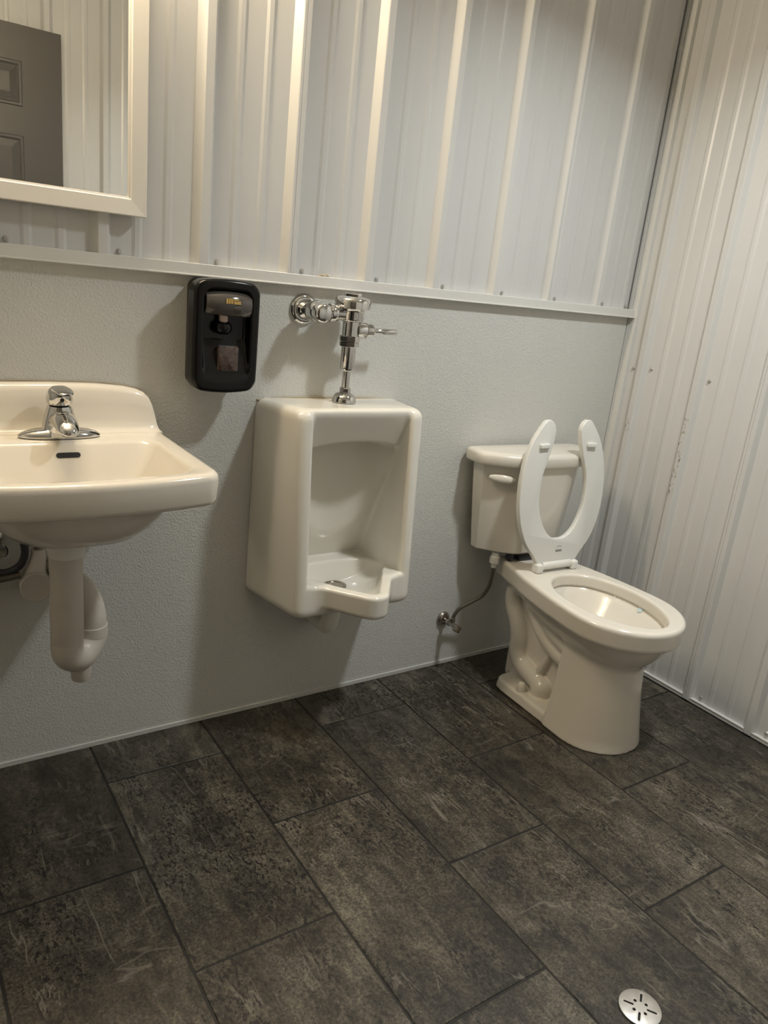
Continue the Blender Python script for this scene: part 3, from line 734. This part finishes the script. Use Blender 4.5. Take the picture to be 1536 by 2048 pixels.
rings = [lav_ring(.030, -.222, -.282, .696, .029), lav_ring(.034, -.218, -.286, .688, .032), lav_ring(.085, -.165, -.325, .690, .075), lav_ring(.125, -.115, -.357, .703, .10),
         lav_ring(.152, -.08, -.380, .728, .11, .008), lav_ring(.168, -.05, -.396, .762, .10, .012), lav_ring(.176, -.03, -.404, .790, .09, .015), lav_ring(.205, -.004, -.428, .7945, .06, .028),
         lav_ring(.231, -.003, -.430, .795, .028, .030), lav_ring(.2365, -.002, -.4345, .798, .030, .031), lav_ring(.2385, -.001, -.4365, .806, .031, .032),
         lav_ring(.2405, -.0005, -.4385, .846, .031, .033), lav_ring(.2385, -.001, -.437, .855, .031, .033), lav_ring(.233, -.002, -.432, .8605, .030, .032), lav_ring(.226, -.006, -.425, .862, .03, .03),
         lav_ring(.202, -.128, -.408, .8600, .035, .026), lav_ring(.197, -.134, -.404, .858, .035, .025), lav_ring(.193, -.139, -.400, .852, .035, .023),
         lav_ring(.165, -.165, -.380, .800, .045, .018), lav_ring(.142, -.185, -.362, .757, .055, .012), lav_ring(.125, -.20, -.348, .744, .06, .008), lav_ring(.08, -.225, -.31, .738, .04), lav_ring(.021, -.236, -.280, .7365, .020)]
basin_m = loft(rings)
HT = [(0, .968), (.10, .9665), (.16, .9615), (.190, .9555), (.206, .9485), (.217, .938), (.224, .925), (.2290, .908), (.2330, .890), (.2365, .875), (.2395, .864)]
def hh(a):
    for (a0, b0), (a1, b1) in zip(HT[:-1], HT[1:]):
        if a <= a1: return b0 + (b1 - b0) * (a - a0) / (a1 - a0)
    return HT[-1][1]
xs = [t_[0] for t_ in catmull([(a, 0, 0) for a, b in HT], 3)]
xs = [-a for a in reversed(xs[1:])] + list(xs)
sr = []
for x in xs:
    h = hh(abs(x)) - 0.862
    e = min(1.0, max(0.05, h / 0.07))
    pr = [(0.0, 0.830), (0.0, 0.862 + h * 0.99), (-0.004, 0.862 + h), (-0.016, 0.862 + h), (-0.024, 0.862 + h * 0.985), (-0.030, 0.862 + h * 0.94), (-0.034, 0.862 + h * 0.86), (-0.037, 0.862 + h * 0.6), (-0.040, 0.862 + h * 0.25),
          (-0.044, 0.862 + h * 0.10), (-0.051, 0.862 + h * 0.025), (-0.062, 0.8615), (-0.062, 0.830)]
    sr.append([(LX + x, a, b) for a, b in pr])
lb = link('china_body', join(basin_m, loft(sr)), M['sink_china'], lav); sharp_smooth(lb, 60)
sl = [lav_ring(.030, 0, 0.012, 0, .0058) for _ in range(2)]
ov = loft([[(p[0], p[1] - 0.006, 0.0) for p in lav_ring(.0245, 0, 0.0115, 0, .0056)], [(p[0], p[1] - 0.006, 0.004) for p in lav_ring(.0245, 0, 0.0115, 0, .0056)]])
ov.transform(Matrix.Translation((LX + 0.010, -0.1475, 0.8345)) @ Matrix.Rotation(math.radians(64), 4, 'X') @ Matrix.Translation((-LX, 0, -0.0022)))
link('overflow_slot', ov, M['dark'], lav)
link('sink_drain', lathe([(0.024, 0.7368), (0.024, 0.7388), (0.020, 0.7395), (0.018, 0.737), (0.001, 0.737)], (LX, -0.258, 0), n=28), M['chrome'], lav)
link('caulk_bead', tube([(LX + x, -0.001, hh(abs(x)) + 0.0005) for x in (-.20, -.1, 0, .1, .15, .19, .205)], 0.002, 8), M['caulk'], lav)

# faucet
FX, FY, FZ = -1.908, -0.088, 0.8635
fa = thing('faucet', 'chrome single lever faucet on the cream sink', 'faucet', (FX, FY, FZ))
def ell(cx, cy, a, b, z, n=44, p=2.0):
    return [(cx + a * math.copysign(abs(math.cos(t)) ** (2 / p), math.cos(t)), cy + b * math.copysign(abs(math.sin(t)) ** (2 / p), math.sin(t)), z) for t in [2 * PI * k / n for k in range(n)]]
link('base_plate', loft([ell(FX, FY, .0835, .029, FZ - .001), ell(FX, FY, .0850, .030, FZ + .002), ell(FX, FY, .0835, .0285, FZ + .005), ell(FX, FY, .074, .0255, FZ + .0105), ell(FX, FY, .058, .0215, FZ + .0155), ell(FX, FY, .030, .018, FZ + .019)]), M['chrome'], fa)
fb = link('faucet_body', loft([ell(FX, FY, .0385, .027, FZ + .004), ell(FX, FY, .0365, .0265, FZ + .020), ell(FX, FY, .0315, .026, FZ + .042), ell(FX, FY, .0275, .025, FZ + .058), ell(FX, FY, .0245, .0235, FZ + .066), ell(FX, FY, .018, .018, FZ + .069)]), M['chrome'], fa)
# spout: arches forward from the body
sp_r = []
sp_path = [(-0.005, .030, .026, .025), (-0.022, .036, .026, .024), (-0.042, .0395, .0255, .0215), (-0.062, .0385, .0245, .0185), (-0.080, .034, .0225, .0150), (-0.094, .0285, .019, .0115), (-0.102, .0245, .012, .0075), (-0.1045, .023, .004, .003)]
for yy, zz, hw_, hh_ in sp_path:
    ring = []
    for k in range(32):
        a = 2 * PI * k / 32; cx_, sy_ = math.cos(a), math.sin(a)
        zoff = hh_ * sy_ if sy_ > 0 else hh_ * 0.55 * math.copysign(abs(sy_) ** 0.5, sy_)
        ring.append((FX + hw_ * cx_, FY + yy, FZ + zz + zoff))
    sp_r.append(ring)
link('spout', loft(sp_r), M['chrome'], fa)
link('aerator', lathe([(0.0115, 0.0), (0.0115, 0.010)], (FX, FY - 0.083, FZ + 0.0185), n=24), M['dark'], fa)
hd = link('lever_handle', loft([ell(FX, FY, .0225, .0225, FZ + .069), ell(FX, FY, .0255, .0255, FZ + .073), ell(FX, FY, .0270, .0280, FZ + .082), ell(FX, FY - .001, .0255, .0275, FZ + .092), ell(FX, FY - .003, .0215, .0245, FZ + .101), ell(FX, FY - .006, .0145, .0185, FZ + .1075), ell(FX, FY - .008, .004, .006, FZ + .110)]), M['chrome'], fa)
nose = []
for yy, zz, hw_, hh_ in [(0.004, .098, .017, .010), (-.016, .1015, .0195, .0110), (-.036, .1040, .0190, .0085), (-.056, .1040, .0175, .0060), (-.068, .1025, .0140, .0042), (-.073, .1015, .007, .002)]:
    nose.append([(FX + hw_ * math.cos(2 * PI * k / 24), FY + yy, FZ + zz + hh_ * math.sin(2 * PI * k / 24)) for k in range(24)])
link('lever', loft(nose), M['chrome'], hd)
link('index_button', lathe([(0.0042, 0.0), (0.0042, 0.0022), (0.001, 0.0026)], (FX, FY - 0.0272, FZ + 0.083), (0, -1, 0.05), n=16), M['dark'], hd)

# covered drain trap under the basin
TXX, TY = LX - 0.020, -0.252
tr = thing('drain_trap', 'white vinyl covered drain trap hanging under the sink', 'drain trap', (TXX, TY, 0.40))
link('drain_cup', lathe([(0.030, 0.642), (0.0345, 0.650), (0.040, 0.674), (0.0405, 0.687)], (TXX, TY, 0), n=36), M['pvc2'], tr)
link('tailpiece_cover', lathe([(0.0315, 0.440), (0.0335, 0.446), (0.0335, 0.52), (0.0325, 0.60), (0.0340, 0.650), (0.0325, 0.6505)], (TXX, TY, 0), n=36), M['pvc'], tr)
bx, by = TXX + 0.062, TY + 0.052
link('bend_cover', tube([(TXX, TY, 0.455), (TXX, TY, 0.43), (TXX + 0.008, TY + 0.006, 0.412), (TXX + 0.028, TY + 0.023, 0.399), (TXX + 0.048, TY + 0.040, 0.408), (bx, by, 0.43), (bx, by, 0.452)], 0.0335, 28), M['pvc'], tr)
link('cleanout_boss', lathe([(0.0195, 0.340), (0.0205, 0.342), (0.0225, 0.372)], (TXX + 0.033, TY + 0.026, 0), n=28), M['pvc'], tr)
link('trap_arm_cover', tube([(bx, by, 0.445), (bx, by, 0.475), (bx - 0.004, by + 0.010, 0.503), (bx - 0.010, by + 0.045, 0.520), (bx - 0.018, by + 0.09, 0.523), (bx - 0.024, -0.03, 0.524), (bx - 0.026, -0.003, 0.524)], lambda u: 0.0315, 28), M['pvc'], tr)
link('seam_ring', lathe([(0.0335, 0.432), (0.0350, 0.4335), (0.0350, 0.4565), (0.0338, 0.458)], (bx, by, 0), n=32), M['pvc'], tr)
# stop valve cover and hoses behind it
wv_ = thing('hot_stop_valve', 'white vinyl covered stop valve with round end cap behind the drain trap', 'valve cover', (-1.945, -0.05, 0.52))
link('barrel', tube([(-1.953, -0.050, 0.592), (-1.952, -0.050, 0.575), (-1.957, -0.050, 0.545), (-1.960, -0.050, 0.520)], lambda u: 0.0155 + 0.012 * u * u, 24), M['pvc'], wv_)
link('valve_cover', lathe([(0.0265, -0.045), (0.0330, -0.03), (0.0345, 0.0), (0.0345, 0.030), (0.0325, 0.032), (0.0300, 0.0305), (0.001, 0.0305)], (-1.960, -0.050, 0.508), (-0.1, -1, 0.05), n=36), M['pvc'], wv_)
link('hose', tube([(-1.953, -0.050, 0.585), (-1.9535, -0.046, 0.625), (-1.952, -0.034, 0.68), (-1.95, -0.020, 0.765)], 0.0065, 12), M['braid'], wv_)
cs = thing('cold_supply', 'dark braided hose looping under the left side of the sink', 'water hose', (-2.0, -0.04, 0.55))
link('hose', tube([(-2.20, -0.03, 0.50), (-2.12, -0.03, 0.525), (-2.06, -0.035, 0.541), (-2.02, -0.045, 0.540), (-1.992, -0.052, 0.556), (-1.981, -0.055, 0.585), (-1.983, -0.052, 0.62), (-1.99, -0.038, 0.68), (-1.99, -0.021, 0.765)], 0.0085, 14), M['rubber'], cs)
link('second_loop', tube([(-2.20, -0.05, 0.512), (-2.10, -0.05, 0.520), (-2.03, -0.052, 0.528), (-2.01, -0.054, 0.531), (-1.992, -0.056, 0.535)], 0.008, 14), M['braid'], cs)
cvv = thing('cold_stop_valve', 'chrome and white stop valve cut off by the left picture edge under the sink', 'valve', (-2.045, -0.05, 0.61))
link('escutcheon', lathe([(0.027, 0.0005), (0.027, 0.003), (0.016, 0.012), (0.008, 0.014)], (-2.045, 0, 0.612), (0, -1, 0), n=32), M['chrome'], cvv)
link('valve_body', lathe([(0.0075, 0.008), (0.0075, 0.03), (0.012, 0.032), (0.012, 0.06), (0.008, 0.062), (0.008, 0.07)], (-2.045, 0, 0.612), (0, -1, 0), n=20), M['chrome'], cvv)
oh = lathe([(0.001, 0.0), (0.016, 0.0005), (0.019, 0.004), (0.016, 0.009), (0.001, 0.010)], n=28)
oh.transform(Matrix.Translation((-2.040, -0.066, 0.606)) @ Matrix.Rotation(0.6, 4, 'Y') @ Matrix.Scale(1.35, 4, (1, 0, 0)) @ align((0, -1, 0)))
link('oval_handle', oh, M['chrome'], cvv)

# ------------------------------------------------------------------ mirror
mr = thing('mirror', 'white framed wall mirror above the sink reflecting the grey door', 'mirror', (-1.935, -0.02, 1.334))
MX0, MX1, MZ0, MZ1, MY0, MY1 = -2.16, -1.7115, 1.334, 1.99, -0.0195, -0.0405
FWID = 0.0385
def rail(p, q, inn_p, inn_q):
    """mitred frame rail: outer edge p-q, inner edge inn_p-inn_q"""
    v = []
    for (ox, oz), (ix, iz) in ((p, inn_p), (q, inn_q)):
        dx, dz = ix - ox, iz - oz
        for s_, yy in ((0, MY0), (0, MY1 + .002), (.04, MY1), (.85, MY1 + .002), (.90, MY1 + .0045), (1.0, MY1 + .0055), (1.0, MY0)):
            v.append((ox + dx * s_, yy, oz + dz * s_))
    n = 7; f = [(i, (i + 1) % n, n + (i + 1) % n, n + i) for i in range(n)] + [tuple(range(n))[::-1], tuple(range(n, 2 * n))]
    bm = bmesh.new(); bm.from_mesh(from_py(v, f)); return bm_mesh(bm)
oc = [(MX0, MZ0), (MX1, MZ0), (MX1, MZ1), (MX0, MZ1)]
ic = [(MX0 + FWID, MZ0 + FWID), (MX1 - FWID, MZ0 + FWID), (MX1 - FWID, MZ1 - FWID), (MX0 + FWID, MZ1 - FWID)]
for i in range(4):
    link('frame_rail', rail(oc[i], oc[(i + 1) % 4], ic[i], ic[(i + 1) % 4]), M['frame'], mr, smooth=False)
link('mirror_glass', box(MX0 + .03, MX1 - .03, -0.0305, -0.025, MZ0 + .03, MZ1 - .03), M['mirror'], mr, smooth=False)
link('backing_board', box(MX0 + .006, MX1 - .006, -0.0245, -0.0195, MZ0 + .006, MZ1 - .006), M['frame'], mr, smooth=False)

# ------------------------------------------------------------------ soap dispenser
DX, DZ = -1.536, 1.0925
sd = thing('soap_dispenser', 'black push bar soap dispenser with a small window, on the wall right of the sink', 'soap dispenser', (DX, 0, 0.964))
def disp_rings(specs):
    return loft([[(DX + a, y, DZ + b + dz) for a, b in rrect(hx, hz, r, 8)] for y, hx, hz, r, dz in specs])
link('back_plate', disp_rings([(0, .0655, .1235, .020, 0), (-.045, .0685, .1245, .022, 0), (-.050, .067, .1230, .022, 0)]), M['black_side'], sd)
def cover_sd(x, y, z):
    d = -y; X = x - DX; Z = z - DZ
    hw = 0.0820 - 0.10 * Z * Z * 8 * 0.05
    q2 = np.minimum(np.maximum(np.abs(X) - hw + .026, np.abs(Z) - .1310 + 1.2 * X * X + .026), 0) + np.sqrt(np.maximum(np.abs(X) - hw + .026, 0) ** 2 + np.maximum(np.abs(Z) - .1310 + 1.2 * X * X + .026, 0) ** 2) - .026
    s = extrude_sd(q2, np.abs(d - 0.074) - 0.0265 + 0.9 * X * X * (d > 0.07), 0.009)
    Zr = Z - 0.001
    r2 = np.minimum(np.maximum(np.abs(X) - .058 + .018, np.abs(Zr) - .107 + 1.0 * X * X + .018), 0) + np.sqrt(np.maximum(np.abs(X) - .058 + .018, 0) ** 2 + np.maximum(np.abs(Zr) - .107 + 1.0 * X * X + .018, 0) ** 2) - .018
    rec = smax(r2, 0.066 + 0.36 * np.maximum(-Z - 0.005, 0) - d, 0.012)
    return smax(s, -rec, 0.006)
link('cover', surface_nets(cover_sd, (DX - .09, -.112, DZ - .14), (DX + .09, -.04, DZ + .14), 0.0024), M['black'], sd)
# push bar: convex smoky panel across the top of the recess
pb = []
for k in range(13):
    u = -1 + 2 * k / 12; x = DX + 0.002 + u * 0.056
    bul = 0.012 * (1 - u * u); e = 0.006 * abs(u) ** 4
    zt, zb = 1.1975 - 0.004 * u * u, 1.141 + 0.003 * u * u - 0.002 * u
    pb.append([(x, -.070, zt), (x, -.088 - bul * .5, zt - .001), (x, -.096 - bul, zt - .012), (x, -.0995 - bul, (zt + zb) / 2), (x, -.097 - bul, zb + .006 + e), (x, -.090 - bul, zb), (x, -.070, zb + .004)])
pbo = link('push_bar', loft(pb), M['smoke'], sd); sharp_smooth(pbo, 50)
PF = Matrix.Translation((DX, -0.113, 1.176)) @ FACE
im = join(box(-.0135, -.0105, -.0055, .0055, -.0003, .0003), box(-.0085, .0025, .0030, .0055, -.0003, .0003), *[box(a, a + .0025, -.0055, .0045, -.0003, .0003) for a in (-.0085, -.0043, 0.0)])
for wx, wz, ww in ((.0045, .0035, .008), (.0135, .0035, .003), (.0045, -.001, .006), (.0115, -.001, .010), (.0055, -.0045, .016)):
    im = join(im, box(wx, wx + ww, wz - .0012, wz + .0012, -.0003, .0003))
im.transform(PF @ Matrix.Translation((.001, 0, 0)))
link('gold_logo', im, M['gold'], pbo, smooth=False)
th = lathe([(0.014, 0.0), (0.0125, 0.0025), (0.008, 0.004), (0.001, 0.0045)], n=28); th.transform(Matrix.Translation((DX + 0.018, -0.1085, 1.157)) @ Matrix.Scale(0.6, 4, (0, 0, 1)) @ align((0, -1, -0.2)))
link('thumb_dimple', th, M['smoke'], pbo)
link('nozzle', lathe([(0.0095, 0.126), (0.0105, 0.130), (0.0105, 0.146)], (DX - 0.006, -0.082, 1.0), n=24), M['nozzle'], sd)
link('nozzle_collar', lathe([(0.012, 0.098), (0.020, 0.104), (0.0225, 0.112), (0.020, 0.122), (0.012, 0.128)], (DX - 0.006, -0.078, 1.0), n=32), M['black'], sd)
link('soap_window', loft([[(DX + 0.006 + a, y, 1.034 + b) for a, b in rrect(hx, hz, .006, 6)] for y, hx, hz in ((-.078, .0260, .0375), (-.0915, .0260, .0375), (-.0925, .0250, .0365))]), M['soap'], sd)

# ------------------------------------------------------------------ floor drain
fd = thing('floor_drain', 'round steel floor drain cover with slots in the dark tiles', 'floor drain', (-1.128, -1.243, 0))
dr = lathe([(0.0395, 0.0006), (0.0400, 0.002), (0.0395, 0.0042), (0.038, 0.0048), (0.001, 0.0048)], n=64)
a0 = math.radians(34)
for k in range(4):
    a = a0 + k * PI / 2
    pl = loft([[(x, y, z) for x, y in rrect(0.0095, 0.0022, 0.0021, 5)] for z in (-.004, .012)])
    pl.transform(Matrix.Rotation(a, 4, 'Z') @ Matrix.Translation((0.0215, 0, 0))); dr = boolean(dr, pl)
    pl = lathe([(0.0032, -.004), (0.0032, .012)], (0.0145 * math.cos(a + PI / 4), 0.0145 * math.sin(a + PI / 4), 0), n=16); dr = boolean(dr, pl)
dr.transform(Matrix.Translation((-1.128, -1.243, 0)))
sharp_smooth(link('drain_cover', dr, M['drain_steel'], fd), 30)
link('drain_body', lathe([(0.0405, 0.0004), (0.0405, 0.0010), (0.001, 0.0010)], (-1.128, -1.243, 0), n=48), M['dark'], fd)

# ------------------------------------------------------------------ grey door leaf, folded back against the front wall (seen in the mirror)
dl = thing('door_leaf', 'grey brown six panel door folded against the wall, seen in the mirror', 'door', (-1.9, -1.92, 0.012))
dx0, dx1, dy0, dy1, dz0, dz1 = -2.300, -1.487, -1.940, -1.905, 0.012, 2.050
link('door_slab', box(dx0, dx1, dy0, dy1, dz0, dz1, 0.0015), M['door'], dl, smooth=False)
for px0, px1 in ((-2.155, -1.955), (-1.835, -1.635)):
    for pz0, pz1 in ((0.25, 0.80), (0.93, 1.653), (1.759, 1.923)):
        rr = []
        for inset, yy in ((0, dy1 - .0003), (0.004, dy1 + .0035), (0.012, dy1 + .0035), (0.020, dy1 - .0002), (0.045, dy1 + .0042), (0.047, dy1 + .0045)):
            rr.append([(px0 + inset, yy, pz0 + inset), (px1 - inset, yy, pz0 + inset), (px1 - inset, yy, pz1 - inset), (px0 + inset, yy, pz1 - inset)])
        link('door_panel', loft(rr), M['door'], dl, smooth=False)
link('door_knob', lathe([(0.032, 0.0), (0.032, 0.005), (0.012, 0.008), (0.012, 0.03), (0.027, 0.038), (0.027, 0.055), (0.015, 0.060), (0.001, 0.061)], (-1.555, dy1, 0.95), (0, 1, 0), n=28), M['chrome_dull'], dl)
# ------------------------------------------------------------------ lamps (above the picture)
cl = thing('ceiling_light', 'square flush ceiling light fixture', 'lamp', (CEIL_LIGHT[0], CEIL_LIGHT[1], CEIL))
cx_, cy_ = CEIL_LIGHT
link('lamp_housing', join(box(cx_ - .13, cx_ + .13, cy_ - .13, cy_ + .13, CEIL - .05, CEIL - .001, .006)), M['frame'], cl, smooth=False)
vl = thing('vanity_light', 'three lamp light bar above the mirror', 'lamp', (VAN[0], -0.03, VAN[2] + 0.12))
link('light_bar', box(VAN[0] - .30, VAN[0] + .30, -.05, -.0195, VAN[2] + .09, VAN[2] + .19, .006), M['chrome'], vl, smooth=False)
for k in range(3):
    link('lamp_holder', lathe([(0.022, 0.062), (0.030, 0.07), (0.030, 0.11), (0.012, 0.125), (0.012, 0.14)], (VAN[0] + (k - 1) * .19, VAN[1], VAN[2]), n=24), M['chrome'], vl)
    link('lamp_arm', tube([(VAN[0] + (k - 1) * .19, VAN[1], VAN[2] + .135), (VAN[0] + (k - 1) * .19, -.05, VAN[2] + .14)], 0.008, 12, smooth=False), M['chrome'], vl)
